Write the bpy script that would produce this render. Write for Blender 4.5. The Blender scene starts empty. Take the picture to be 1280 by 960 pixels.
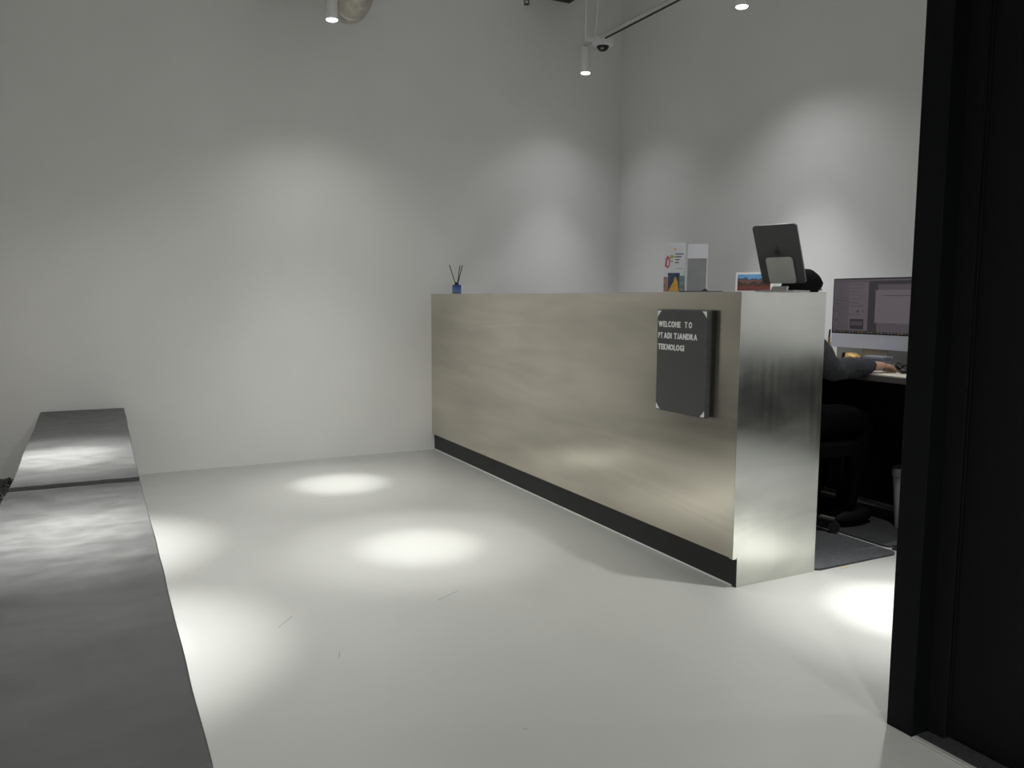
import bpy, bmesh, math, random
from mathutils import Vector, Matrix, Euler, noise
random.seed(7)
SC = bpy.context.scene
COL = SC.collection
PI = math.pi

# ------------------------------------------------------------------ camera
CAM_F, CAM_YAW, CAM_PITCH, CAM_ROLL = 1003.9, 0.467804, 0.106614, 0.0033
CAM_POS = (-2.13201, -2.31546, 1.12288)
cd = bpy.data.cameras.new('camera')
cam = bpy.data.objects.new('camera', cd)
COL.objects.link(cam)
cd.sensor_fit = 'HORIZONTAL'
cd.sensor_width = 36.0
cd.lens = CAM_F / 1280 * 36.0
cd.clip_start = 0.02
_f = Vector((math.sin(CAM_YAW)*math.cos(CAM_PITCH), math.cos(CAM_YAW)*math.cos(CAM_PITCH), -math.sin(CAM_PITCH)))
_r0 = Vector((math.cos(CAM_YAW), -math.sin(CAM_YAW), 0))
_u0 = _r0.cross(_f)
_c, _s = math.cos(CAM_ROLL), math.sin(CAM_ROLL)
_r = _c*_r0 + _s*_u0
_u = -_s*_r0 + _c*_u0
_m = Matrix((_r, _u, -_f)).transposed().to_4x4()
_m.translation = Vector(CAM_POS)
cam.matrix_world = _m
SC.camera = cam

# ------------------------------------------------------------------ world, exposure
w = bpy.data.worlds.new('world')
SC.world = w
w.use_nodes = True
w.node_tree.nodes['Background'].inputs[0].default_value = (0.55, 0.57, 0.62, 1)
w.node_tree.nodes['Background'].inputs[1].default_value = 0.02
SC.view_settings.view_transform = 'Standard'
SC.view_settings.look = 'None'
SC.view_settings.gamma = 1
SC.view_settings.use_curve_mapping = False
SC.view_settings.exposure = 0.19

# downlights seen or read from their light pools, plus added unseen fill lamps
LAMPS = {                # x, y, lamp-face height, then watts of the nested beams: flood, medium, narrow, core
    'A': (-0.90, 2.42, 2.70, 32, 64, 95, 350),
    'B': (-0.90, 1.04, 2.70, 30, 75, 175, 260),
    'C': (-2.34, 1.62, 2.70, 58, 50, 540, 900),
    'D': (-2.26, 0.40, 2.70, 26, 75, 440, 660),
    'E': (0.42, -0.45, 2.70, 50, 95, 280, 480),
    'F': (0.985, 2.715, 2.71, 12, 46, 110, 120),
    'G': (1.03, 1.19, 2.70, 25, 140, 90, 100),
    'J': (1.12, -1.50, 2.70, 26, 150, 160, 100),  # added unseen lamp, brightens the right wall mirrored in the counter end
    'H': (-2.2, -3.6, 2.70, 360, 80, 160, 100),  # added unseen fill lamp behind the camera
    'I': (-0.9, -4.6, 2.70, 360, 80, 160, 100),  # second added fill lamp, also out of view
}

# ------------------------------------------------------------------ materials
def newmat(name):
    m = bpy.data.materials.new(name)
    m.use_nodes = True
    nt = m.node_tree
    return m, nt, nt.nodes['Principled BSDF']

def pmat(name, col, rough=0.5, metal=0.0, spec=0.5, noise_amt=0.0, noise_scale=8.0, bump=0.0, bump_scale=60.0, emit=None, estr=0.0, trans=0.0, coat=0.0, stretch=None, rnoise=0.0, aniso=0.0):
    m, nt, b = newmat(name)
    b.inputs['Base Color'].default_value = (*col, 1)
    b.inputs['Roughness'].default_value = rough
    b.inputs['Metallic'].default_value = metal
    b.inputs['Specular IOR Level'].default_value = spec
    b.inputs['Transmission Weight'].default_value = trans
    b.inputs['Coat Weight'].default_value = coat
    b.inputs['Anisotropic'].default_value = aniso
    if emit:
        b.inputs['Emission Color'].default_value = (*emit, 1)
        b.inputs['Emission Strength'].default_value = estr
    N, L = nt.nodes, nt.links
    if noise_amt or bump or rnoise:
        tc = N.new('ShaderNodeTexCoord')
        mp = N.new('ShaderNodeMapping')
        if stretch: mp.inputs['Scale'].default_value = stretch
        L.new(tc.outputs['Object'], mp.inputs[0])
    if noise_amt or rnoise:
        n = N.new('ShaderNodeTexNoise')
        n.inputs['Scale'].default_value = noise_scale
        n.inputs['Detail'].default_value = 6
        L.new(mp.outputs[0], n.inputs[0])
    if noise_amt:
        r = N.new('ShaderNodeMapRange')
        r.inputs[1].default_value = 0.3; r.inputs[2].default_value = 0.7
        r.inputs[3].default_value = 1-noise_amt; r.inputs[4].default_value = 1+noise_amt
        L.new(n.outputs[0], r.inputs[0])
        mx = N.new('ShaderNodeVectorMath'); mx.operation = 'SCALE'
        mx.inputs[0].default_value = col
        L.new(r.outputs[0], mx.inputs['Scale'])
        L.new(mx.outputs[0], b.inputs['Base Color'])
    if rnoise:
        r2 = N.new('ShaderNodeMapRange')
        r2.inputs[1].default_value = 0.3; r2.inputs[2].default_value = 0.7
        r2.inputs[3].default_value = max(0.02, rough-rnoise); r2.inputs[4].default_value = rough+rnoise
        L.new(n.outputs[0], r2.inputs[0])
        L.new(r2.outputs[0], b.inputs['Roughness'])
    if bump:
        n2 = N.new('ShaderNodeTexNoise')
        n2.inputs['Scale'].default_value = bump_scale
        n2.inputs['Detail'].default_value = 4
        L.new(mp.outputs[0], n2.inputs[0])
        bp = N.new('ShaderNodeBump')
        bp.inputs['Strength'].default_value = bump
        bp.inputs['Distance'].default_value = 0.01
        L.new(n2.outputs[0], bp.inputs['Height'])
        L.new(bp.outputs[0], b.inputs['Normal'])
    return m

def steel(name, col, rough, smear, streak, aniso=0.0, metal=1.0, bump=0.1, blotch=2.2, streaky=0.04, mott=0.06, wavy=0.0):
    """brushed sheet metal: wavy polishing smears, fine vertical streaks and fingerprints"""
    m, nt, b = newmat(name)
    N, L = nt.nodes, nt.links
    b.inputs['Metallic'].default_value = metal
    b.inputs['Anisotropic'].default_value = aniso
    tc = N.new('ShaderNodeTexCoord')
    mp = N.new('ShaderNodeMapping'); mp.inputs['Scale'].default_value = smear
    mp2 = N.new('ShaderNodeMapping'); mp2.inputs['Scale'].default_value = streak
    L.new(tc.outputs['Object'], mp.inputs[0]); L.new(tc.outputs['Object'], mp2.inputs[0])
    n1 = N.new('ShaderNodeTexNoise'); n1.inputs['Scale'].default_value = 1.0; n1.inputs['Detail'].default_value = 3; n1.inputs['Distortion'].default_value = 0.5
    n2 = N.new('ShaderNodeTexNoise'); n2.inputs['Scale'].default_value = 1.0; n2.inputs['Detail'].default_value = 3
    n3 = N.new('ShaderNodeTexNoise'); n3.inputs['Scale'].default_value = blotch; n3.inputs['Detail'].default_value = 3
    L.new(mp.outputs[0], n1.inputs[0]); L.new(mp2.outputs[0], n2.inputs[0]); L.new(tc.outputs['Object'], n3.inputs[0])
    def rng(src, lo, hi, a=0.3, c=0.7):
        r = N.new('ShaderNodeMapRange')
        r.inputs[1].default_value = a; r.inputs[2].default_value = c
        r.inputs[3].default_value = lo; r.inputs[4].default_value = hi
        L.new(src, r.inputs[0]); return r.outputs[0]
    def mth(op, a, c):
        x = N.new('ShaderNodeMath'); x.operation = op
        for i, v in enumerate((a, c)):
            if isinstance(v, (int, float)): x.inputs[i].default_value = v
            else: L.new(v, x.inputs[i])
        return x.outputs[0]
    val = mth('MULTIPLY', mth('MULTIPLY', rng(n1.outputs[0], 0.82, 1.10), rng(n2.outputs[0], 1-streaky, 1+streaky)), rng(n3.outputs[0], 0.95, 1.04))
    if wavy:            # thin curving polishing marks
        mp4 = N.new('ShaderNodeMapping'); mp4.inputs['Scale'].default_value = (1.0, 0.55, 5.0); mp4.inputs['Rotation'].default_value = (0.16, 0, 0)
        L.new(tc.outputs['Object'], mp4.inputs[0])
        n4 = N.new('ShaderNodeTexNoise'); n4.inputs['Scale'].default_value = 1.1; n4.inputs['Detail'].default_value = 1.5; n4.inputs['Distortion'].default_value = 0.6
        L.new(mp4.outputs[0], n4.inputs[0])
        wv = mth('SINE', mth('MULTIPLY', n4.outputs[0], 34.0), 0.0)
        val = mth('MULTIPLY', val, rng(wv, 1-wavy, 1+wavy*0.6, -1.0, 1.0))
    sc = N.new('ShaderNodeVectorMath'); sc.operation = 'SCALE'; sc.inputs[0].default_value = col
    L.new(val, sc.inputs['Scale']); L.new(sc.outputs[0], b.inputs['Base Color'])
    ro = mth('ADD', mth('ADD', rng(n1.outputs[0], rough-0.05, rough+0.05), rng(n2.outputs[0], -streaky, streaky)), rng(n3.outputs[0], -mott, mott))
    L.new(ro, b.inputs['Roughness'])
    if not bump: return m
    hb = mth('ADD', mth('MULTIPLY', n1.outputs[0], 0.6), mth('MULTIPLY', n2.outputs[0], 0.25))
    bp = N.new('ShaderNodeBump'); bp.inputs['Strength'].default_value = bump; bp.inputs['Distance'].default_value = 0.02
    L.new(hb, bp.inputs['Height']); L.new(bp.outputs[0], b.inputs['Normal'])
    return m

M = {}
M['wall'] = pmat('wall_paint', (0.80, 0.80, 0.79), 0.8, noise_amt=0.025, noise_scale=1.6, bump=0.06, bump_scale=40)
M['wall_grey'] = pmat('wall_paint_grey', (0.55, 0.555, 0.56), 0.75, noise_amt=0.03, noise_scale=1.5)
M['ceiling'] = pmat('ceiling_pale_bounce', (0.80, 0.80, 0.79), 0.9, noise_amt=0.1, noise_scale=3)  # dark ceiling coloured pale to bounce more light onto the walls
M['black_wall'] = pmat('black_powder_coat', (0.0026, 0.0030, 0.0036), 0.5, spec=0.12, noise_amt=0.15, noise_scale=30)
M['black_panel'] = pmat('black_door_laminate', (0.0032, 0.0033, 0.0039), 0.55, spec=0.15, noise_amt=0.22, noise_scale=4, stretch=(6, 6, 0.4))
M['black'] = pmat('black_plastic', (0.008, 0.008, 0.009), 0.45)
M['plinth'] = pmat('plinth_black', (0.012, 0.012, 0.0135), 0.5, noise_amt=0.2, noise_scale=20)
M['steel_front'] = steel('steel_counter_front', (0.68, 0.635, 0.55), 0.215, (1.5, 0.7, 5.0), (30, 30, 1.2), bump=0, streaky=0.006, mott=0.010, wavy=0.035)
M['steel_end'] = steel('steel_counter_end', (0.74, 0.75, 0.70), 0.21, (2.0, 1.0, 4.0), (45, 45, 1.4), bump=0, streaky=0.014, mott=0.012, wavy=0.03)
M['steel_bench'] = steel('zinc_bench_sheet', (0.110, 0.110, 0.112), 0.52, (3.0, 9.0, 1.0), (14, 60, 1), metal=0.45, bump=0.008, blotch=14)
M['white'] = pmat('white_plastic', (0.72, 0.72, 0.72), 0.4)
M['lamp_white'] = pmat('lamp_housing_white', (0.80, 0.80, 0.79), 0.5)
M['glow'] = pmat('lamp_glow', (1, 1, 1), 0.4, emit=(1, 0.985, 0.95), estr=14)
M['galv'] = pmat('galvanised_conduit', (0.55, 0.55, 0.54), 0.55, metal=0.3)
M['dark_metal'] = pmat('dark_metal', (0.06, 0.06, 0.06), 0.55, metal=0.4)
M['foil'] = pmat('duct_foil', (0.55, 0.52, 0.46), 0.42, metal=0.75, bump=0.9, bump_scale=38, noise_amt=0.15, noise_scale=20)
M['foil_dark'] = pmat('duct_foil_dark', (0.2, 0.19, 0.17), 0.5, metal=0.5, bump=0.8, bump_scale=38)
M['felt'] = pmat('letter_board_felt', (0.088, 0.089, 0.089), 0.9, noise_amt=0.12, noise_scale=120)
M['frame_dark'] = pmat('board_frame_dark', (0.022, 0.023, 0.025), 0.6)
M['letter'] = pmat('letter_white', (0.93, 0.94, 0.94), 0.4)
M['paper'] = pmat('white_paper', (0.62, 0.63, 0.68), 0.6)
M['ink'] = pmat('grey_ink', (0.10, 0.10, 0.12), 0.7)
M['tablet'] = pmat('space_grey_aluminium', (0.060, 0.060, 0.064), 0.42, metal=0.35)
M['tablet_edge'] = pmat('tablet_edge', (0.17, 0.17, 0.175), 0.35, metal=0.7)
M['silver'] = pmat('silver_stand', (0.48, 0.48, 0.47), 0.38, metal=0.75, noise_amt=0.06, noise_scale=20)
M['glass_dark'] = pmat('dark_glass', (0.008, 0.008, 0.010), 0.08)
M['chin'] = pmat('monitor_chin', (0.50, 0.515, 0.58), 0.4)
M['desk_top'] = pmat('desk_top_dark', (0.075, 0.068, 0.066), 0.45, noise_amt=0.1, noise_scale=10)
M['desk_black'] = pmat('desk_black', (0.003, 0.003, 0.0035), 0.7, spec=0.2)
M['carpet'] = pmat('grey_mat_fibre', (0.060, 0.062, 0.068), 0.95, noise_amt=0.45, noise_scale=160, bump=0.6, bump_scale=220)
M['carpet_dark'] = pmat('charcoal_mat_fibre', (0.028, 0.029, 0.033), 0.95, noise_amt=0.45, noise_scale=160, bump=0.6, bump_scale=220)
M['carpet_corr'] = pmat('corridor_carpet', (0.012, 0.012, 0.014), 0.95, noise_amt=0.6, noise_scale=120, bump=0.6, bump_scale=200)
M['alu'] = pmat('threshold_aluminium', (0.52, 0.52, 0.5), 0.4, metal=0.5)
M['bin'] = pmat('bin_grey', (0.50, 0.50, 0.51), 0.5)
M['bin_lid'] = pmat('bin_lid_grey', (0.16, 0.16, 0.165), 0.5)
M['hoodie'] = pmat('hoodie_grey', (0.024, 0.025, 0.030), 0.9, noise_amt=0.25, noise_scale=90, bump=0.3, bump_scale=25)
M['trouser'] = pmat('black_trousers', (0.0018, 0.0018, 0.002), 1.0, spec=0.05)
M['skin'] = pmat('skin', (0.47, 0.29, 0.21), 0.5)
M['hair'] = pmat('black_hair', (0.002, 0.002, 0.0025), 0.8, spec=0.15, bump=0.5, bump_scale=70, stretch=(1, 1, 0.3))
M['shoe'] = pmat('black_shoe', (0.003, 0.003, 0.0035), 0.7, spec=0.2)
M['eye'] = pmat('eye_white', (0.6, 0.6, 0.6), 0.2)
M['stone'] = pmat('black_pebble', (0.075, 0.073, 0.072), 0.6, noise_amt=0.5, noise_scale=12)
M['timber'] = pmat('brown_edging', (0.42, 0.34, 0.29), 0.6, noise_amt=0.2, noise_scale=10, stretch=(1, 8, 1))
M['blackreed'] = pmat('black_reed', (0.012, 0.011, 0.010), 0.7)
M['sealant'] = pmat('white_sealant', (0.68, 0.68, 0.66), 0.5)
M['tape'] = pmat('beige_tape', (0.42, 0.36, 0.24), 0.5)
M['scratch'] = pmat('floor_scratch_grey', (0.22, 0.22, 0.22), 0.7)
M['seam'] = pmat('dark_joint', (0.05, 0.05, 0.05), 0.8)

def floor_mat():
    m, nt, b = newmat('white_epoxy')
    N, L = nt.nodes, nt.links
    tc = N.new('ShaderNodeTexCoord')
    n1 = N.new('ShaderNodeTexNoise'); n1.inputs['Scale'].default_value = 0.9; n1.inputs['Detail'].default_value = 4
    n2 = N.new('ShaderNodeTexNoise'); n2.inputs['Scale'].default_value = 5; n2.inputs['Detail'].default_value = 6
    vo = N.new('ShaderNodeTexNoise'); vo.inputs['Scale'].default_value = 90; vo.inputs['Detail'].default_value = 2
    for n in (n1, n2, vo): L.new(tc.outputs['Object'], n.inputs[0])
    cr = N.new('ShaderNodeValToRGB')
    cr.color_ramp.elements[0].position = 0.35; cr.color_ramp.elements[0].color = (0.372, 0.372, 0.361, 1)
    cr.color_ramp.elements[1].position = 0.65; cr.color_ramp.elements[1].color = (0.392, 0.392, 0.381, 1)
    L.new(n1.outputs[0], cr.inputs[0]); L.new(cr.outputs[0], b.inputs['Base Color'])
    r = N.new('ShaderNodeMapRange'); r.inputs[1].default_value = 0.3; r.inputs[2].default_value = 0.7
    r.inputs[3].default_value = 0.30; r.inputs[4].default_value = 0.36
    L.new(n2.outputs[0], r.inputs[0]); L.new(r.outputs[0], b.inputs['Roughness'])
    bp = N.new('ShaderNodeBump'); bp.inputs['Strength'].default_value = 0.008; bp.inputs['Distance'].default_value = 0.01
    L.new(n2.outputs[0], bp.inputs['Height']); L.new(bp.outputs[0], b.inputs['Normal'])
    return m
M['floor'] = floor_mat()

def bottle_mat():
    m, nt, b = newmat('blue_glass_gradient')
    N, L = nt.nodes, nt.links
    tc = N.new('ShaderNodeTexCoord'); sp = N.new('ShaderNodeSeparateXYZ')
    L.new(tc.outputs['Object'], sp.inputs[0])
    r = N.new('ShaderNodeMapRange'); r.inputs[1].default_value = 0.0; r.inputs[2].default_value = 0.075
    L.new(sp.outputs[2], r.inputs[0])
    cr = N.new('ShaderNodeValToRGB')
    cr.color_ramp.elements[0].color = (0.12, 0.16, 0.14, 1)
    cr.color_ramp.elements[1].color = (0.012, 0.035, 0.13, 1)
    e = cr.color_ramp.elements.new(0.35); e.color = (0.08, 0.20, 0.50, 1)
    e = cr.color_ramp.elements.new(0.75); e.color = (0.03, 0.09, 0.30, 1)
    L.new(r.outputs[0], cr.inputs[0]); L.new(cr.outputs[0], b.inputs['Base Color'])
    b.inputs['Roughness'].default_value = 0.12
    return m
M['bottle'] = bottle_mat()

def photo_mat():
    """printed postcard: blue sky above dark red and black land (object z)"""
    m, nt, b = newmat('postcard_print')
    N, L = nt.nodes, nt.links
    tc = N.new('ShaderNodeTexCoord'); sp = N.new('ShaderNodeSeparateXYZ')
    n = N.new('ShaderNodeTexNoise'); n.inputs['Scale'].default_value = 38; n.inputs['Detail'].default_value = 5
    L.new(tc.outputs['Object'], sp.inputs[0]); L.new(tc.outputs['Object'], n.inputs[0])
    a = N.new('ShaderNodeMath'); a.operation = 'MULTIPLY_ADD'; a.inputs[1].default_value = 0.05
    L.new(n.outputs[0], a.inputs[0]); L.new(sp.outputs[2], a.inputs[2])
    r = N.new('ShaderNodeMapRange'); r.inputs[1].default_value = 0.02; r.inputs[2].default_value = 0.105
    L.new(a.outputs[0], r.inputs[0])
    cr = N.new('ShaderNodeValToRGB'); cr.color_ramp.interpolation = 'LINEAR'
    cr.color_ramp.elements[0].color = (0.06, 0.02, 0.02, 1)
    cr.color_ramp.elements[1].color = (0.10, 0.25, 0.55, 1)
    for p, c in ((0.3, (0.16, 0.035, 0.03)), (0.45, (0.02, 0.03, 0.03)), (0.58, (0.22, 0.09, 0.07)), (0.68, (0.03, 0.06, 0.12)), (0.78, (0.16, 0.36, 0.66))):
        e = cr.color_ramp.elements.new(p); e.color = (*c, 1)
    L.new(r.outputs[0], cr.inputs[0]); L.new(cr.outputs[0], b.inputs['Base Color'])
    b.inputs['Roughness'].default_value = 0.35
    return m
M['photo'] = photo_mat()

# ------------------------------------------------------------------ mesh helpers
def obj(name, bm, mat=None, parent=None, smooth=False, loc=None, rot=None):
    me = bpy.data.meshes.new(name)
    bmesh.ops.recalc_face_normals(bm, faces=bm.faces[:])
    bm.to_mesh(me); bm.free()
    if mat: me.materials.append(mat)
    if smooth:
        for p in me.polygons: p.use_smooth = True
        try: me.set_sharp_from_angle(angle=math.radians(40))
        except Exception: pass
    o = bpy.data.objects.new(name, me)
    COL.objects.link(o)
    if loc is not None: o.location = loc
    if rot is not None: o.rotation_euler = rot
    if parent: o.parent = parent
    return o

def tag(o, label=None, cat=None, group=None, kind=None):
    if label: o['label'] = label
    if cat: o['category'] = cat
    if group: o['group'] = group
    if kind: o['kind'] = kind
    return o

def thing(name, label, cat, loc=(0, 0, 0), rot=(0, 0, 0), group=None):
    o = bpy.data.objects.new(name, None)
    o.empty_display_size = 0.1
    COL.objects.link(o)
    o.location = loc; o.rotation_euler = rot
    return tag(o, label, cat, group)

def box(bm, x0, x1, y0, y1, z0, z1, bev=0.0, seg=2):
    vs = [bm.verts.new((x, y, z)) for x in (x0, x1) for y in (y0, y1) for z in (z0, z1)]
    idx = [(0, 1, 3, 2), (4, 6, 7, 5), (0, 4, 5, 1), (2, 3, 7, 6), (0, 2, 6, 4), (1, 5, 7, 3)]
    fs = [bm.faces.new([vs[i] for i in f]) for f in idx]
    if bev:
        es = list({e for f in fs for e in f.edges})
        bmesh.ops.bevel(bm, geom=es, offset=bev, segments=seg, affect='EDGES', profile=0.5)
    return bm

def bx(*a, **k): return box(bmesh.new(), *a, **k)

def lathe(prof, seg=24, bm=None, center=(0, 0, 0)):
    bm = bm or bmesh.new()
    rings = []
    for r, z in prof:
        rings.append([bm.verts.new((center[0]+r*math.cos(2*PI*i/seg), center[1]+r*math.sin(2*PI*i/seg), center[2]+z)) for i in range(seg)])
    for a, b in zip(rings, rings[1:]):
        for i in range(seg):
            bm.faces.new((a[i], a[(i+1) % seg], b[(i+1) % seg], b[i]))
    bm.faces.new(rings[0][::-1]); bm.faces.new(rings[-1])
    return bm

def tube(pts, rad, seg=10, bm=None, cap=True):
    bm = bm or bmesh.new()
    pts = [Vector(p) for p in pts]
    rads = rad if isinstance(rad, (list, tuple)) else [rad]*len(pts)
    rings = []; up = None
    for i, p in enumerate(pts):
        d = (pts[min(i+1, len(pts)-1)] - pts[max(i-1, 0)]).normalized()
        if up is None: up = Vector((0, 0, 1)) if abs(d.z) < 0.9 else Vector((1, 0, 0))
        s = d.cross(up).normalized(); up = s.cross(d).normalized()
        rings.append([bm.verts.new(p + rads[i]*(s*math.cos(2*PI*k/seg) + up*math.sin(2*PI*k/seg))) for k in range(seg)])
    for a, b in zip(rings, rings[1:]):
        for k in range(seg):
            bm.faces.new((a[k], a[(k+1) % seg], b[(k+1) % seg], b[k]))
    if cap: bm.faces.new(rings[0][::-1]); bm.faces.new(rings[-1])
    return bm

def prism(poly, d0, d1, plane='xz', bm=None):
    """extrude a 2-D polygon; plane 'xz' extrudes along y, 'yz' along x, 'xy' along z"""
    bm = bm or bmesh.new()
    def P(a, b, d): return {'xz': (a, d, b), 'yz': (d, a, b), 'xy': (a, b, d)}[plane]
    A = [bm.verts.new(P(a, b, d0)) for a, b in poly]; B = [bm.verts.new(P(a, b, d1)) for a, b in poly]
    bm.faces.new(A[::-1]); bm.faces.new(B)
    n = len(poly)
    for i in range(n): bm.faces.new((A[i], A[(i+1) % n], B[(i+1) % n], B[i]))
    return bm

def rrect(x0, x1, y0, y1, r, n=5):
    out = []
    for cx, cy, a0 in ((x1-r, y1-r, 0), (x0+r, y1-r, PI/2), (x0+r, y0+r, PI), (x1-r, y0+r, 1.5*PI)):
        for i in range(n+1):
            a = a0 + PI/2*i/n
            out.append((cx+r*math.cos(a), cy+r*math.sin(a)))
    return out

def text_mesh(s, size):
    cu = bpy.data.curves.new('txt', 'FONT')
    cu.body = s; cu.size = size; cu.extrude = 0.0012; cu.resolution_u = 3; cu.offset = 0.0010
    o = bpy.data.objects.new('txt', cu); COL.objects.link(o)
    bpy.context.view_layer.update()
    dg = bpy.context.evaluated_depsgraph_get()
    me = bpy.data.meshes.new_from_object(o.evaluated_get(dg))
    bpy.data.objects.remove(o); bpy.data.curves.remove(cu)
    return me

def hook_letter():
    """a capital J with a clear hook to the left"""
    t = 0.0042; h = 0.0245
    pts = [(0.0115, h), (0.0115-t, h), (0.0115-t, 0.0075)]
    pts += [(0.0056+0.0025*math.cos(a), 0.0062-0.0028*math.sin(a)) for a in [PI*i/6 for i in range(7)]]
    pts += [(0.0003, 0.0078)]
    pts += [(0.0058-0.0057*math.cos(a), 0.0060-0.0060*math.sin(a)) for a in [PI*i/8 for i in range(1, 8)]]
    pts += [(0.0115, 0.0062)]
    bm = prism(pts, -0.0012, 0.0012, 'xy')
    bmesh.ops.recalc_face_normals(bm, faces=bm.faces[:])
    me = bpy.data.meshes.new('letter'); bm.to_mesh(me); bm.free(); return me

def skin_mesh(joints, edges, root, sub=2):
    """joints: list of (x,y,z,rx,ry) ; returns a mesh grown by Skin + Subdivision"""
    me = bpy.data.meshes.new('sk')
    me.from_pydata([j[:3] for j in joints], edges, [])
    o = bpy.data.objects.new('sk', me); COL.objects.link(o)
    md = o.modifiers.new('s', 'SKIN'); md.use_smooth_shade = True; md.branch_smoothing = 0.4
    for i, j in enumerate(joints):
        d = me.skin_vertices[0].data[i]
        d.radius = (j[3], j[4] if len(j) > 4 else j[3]); d.use_root = (i == root)
    sb = o.modifiers.new('u', 'SUBSURF'); sb.levels = sub; sb.render_levels = sub
    bpy.context.view_layer.update()
    dg = bpy.context.evaluated_depsgraph_get()
    out = bpy.data.meshes.new_from_object(o.evaluated_get(dg))
    bpy.data.objects.remove(o); bpy.data.meshes.remove(me)
    return out

def mesh_obj(name, me, mat, parent=None):
    me.name = name; me.materials.clear(); me.materials.append(mat)
    for p in me.polygons: p.use_smooth = True; p.material_index = 0
    o = bpy.data.objects.new(name, me); COL.objects.link(o)
    if parent: o.parent = parent
    return o

# ------------------------------------------------------------------ setting
L_ = 3.2223          # back wall plane
XR = 1.63            # right wall plane
XL = -3.05           # left wall plane
YB = -6.2            # wall behind the viewer
ZC = 3.60
DX = -0.325          # face of the black sliding-door wall
tag(obj('floor', bx(XL, XR, YB, L_, -0.12, 0), M['floor']), kind='structure')
tag(obj('ceiling', bx(XL-.12, XR+.12, YB-.12, L_+.12, ZC, ZC+0.12), M['ceiling']), kind='structure')
tag(obj('wall_back', bx(XL-.12, XR+.12, L_, L_+0.12, -0.12, ZC), M['wall']), kind='structure')
tag(obj('wall_right', bx(XR, XR+0.12, YB, L_, -0.12, ZC), M['wall']), kind='structure')
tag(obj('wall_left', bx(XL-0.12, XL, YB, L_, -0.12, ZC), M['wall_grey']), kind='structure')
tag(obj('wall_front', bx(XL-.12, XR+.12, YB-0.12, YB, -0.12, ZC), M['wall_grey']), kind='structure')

# black sliding door wall at the right: jamb post, recess, panel, threshold
tag(obj('trim_1', bx(DX, DX+0.14, -1.03, -0.955, 0, ZC, bev=0.002), M['black_wall']), 'black metal jamb post at the end of the sliding door', kind='structure')
tag(obj('trim_2', bx(DX+0.06, DX+0.12, -1.075, -1.03, 0, ZC), M['desk_black']), 'dark recess beside the black jamb post', kind='structure')
dr = tag(obj('door_1', bx(DX+0.075, DX+0.115, -3.9, -1.060, 0.012, 2.9, bev=0.002), M['black_panel']), 'tall black sliding door panel along the right edge', kind='structure')
obj('edge_strip', bx(DX+0.069, DX+0.076, -1.082, -1.062, 0.012, 2.9, bev=0.002), M['black_wall'], dr)
tag(obj('wall_partition', bx(DX, DX+0.14, -5.2, -1.03, 2.9, ZC), M['black_wall']), kind='structure')
tag(obj('trim_3', bx(DX-0.006, DX+0.012, -5.2, -1.034, 0, 0.006, bev=0.002), M['alu']), 'thin aluminium threshold strip along the sliding door', kind='structure')
tag(obj('trim_4', bx(DX+0.012, DX+0.14, -5.2, -1.034, 0, 0.004), M['carpet_corr']), 'dark carpet edge under the sliding door', kind='structure')

tag(obj('reflected_band', bx(XR-0.018, XR, -3.2, -0.2, 0.20, 0.80, bev=0.003), M['desk_black']), 'unseen black band added low on the right wall for a dark reflection', kind='structure')  # added out of view as the dark stripe mirrored in the end panel

# ------------------------------------------------------------------ reception counter
H, W = 1.15, 0.4424
RY = L_ - 0.001
ct = thing('reception_counter', 'long brushed stainless steel reception counter with black plinth', 'counter', (0, 0, 0))
PZ = 0.118
obj('front_panel', bx(0.0, 0.018, 0.0015, RY, PZ, H-0.0015, bev=0.0012), M['steel_front'], ct)
obj('end_panel', prism([(0.0005, H-0.0015), (W, H-0.0015), (W, 0.0), (0.0218, 0.0), (0.0218, PZ-0.003), (0.0005, PZ-0.003)], -0.0005, 0.020), M['steel_end'], ct)
obj('counter_top', bx(-0.0005, W, -0.001, RY, H-0.002, H, bev=0.0005), M['steel_end'], ct)
obj('back_panel', bx(W-0.018, W, 0.02, RY, 0.0, H-0.002), M['desk_black'], ct)
for y0, y1 in ((-0.0006, 2.19), (2.1925, RY)):
    obj('plinth', bx(0.0190, 0.0215, y0, y1, 0.0, PZ+0.004), M['plinth'], ct)
obj('sealant_bead', bx(0.0105, 0.019, 0.02, RY, 0.0, 0.007, bev=0.002), M['sealant'], ct)

# letter board on the counter front
BD = 0.034
by0, by1, bz0, bz1 = 0.147, 0.466, 0.650, 1.078      # front-face corners (y grows to the left in view)
sg = thing('letter_board', 'dark grey felt letter board with white welcome lettering on counter front', 'sign', (0, 0, 0))
obj('back_box', bx(-0.012, 0.0, by0+0.004, by1-0.004, bz0+0.004, bz1-0.004, bev=0.002), M['black'], sg)
obj('front_board', bx(-BD, -0.011, by0, by1, bz0, bz1, bev=0.0025), M['felt'], sg)
CS = 0.025
for cy, cz, sy, sz in ((by1, bz1, -1, -1), (by0, bz1, 1, -1), (by1, bz0, -1, 1), (by0, bz0, 1, 1)):
    cy += sy*0.004; cz += sz*0.005
    pl = [(cy, cz), (cy+sy*CS, cz), (cy+sy*CS*0.62, cz+sz*CS*0.33), (cy+sy*CS*0.33, cz+sz*CS*0.62), (cy, cz+sz*CS)]
    obj('corner_guard', prism(pl, -BD-0.0012, -BD+0.001, 'yz'), M['letter'], sg)
BWID, BHEI = by1-by0, bz1-bz0
ROWS = [("WELCOME", 0.033, 0.488, 0.172), ("TO", 0.575, 0.715, 0.172), ("PT", 0.034, 0.122, 0.283), ("ADI", 0.152, 0.31, 0.283),
        ("TJANDRA", 0.362, 0.82, 0.283), ("TEKNOLOGI", 0.034, 0.57, 0.395)]
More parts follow.
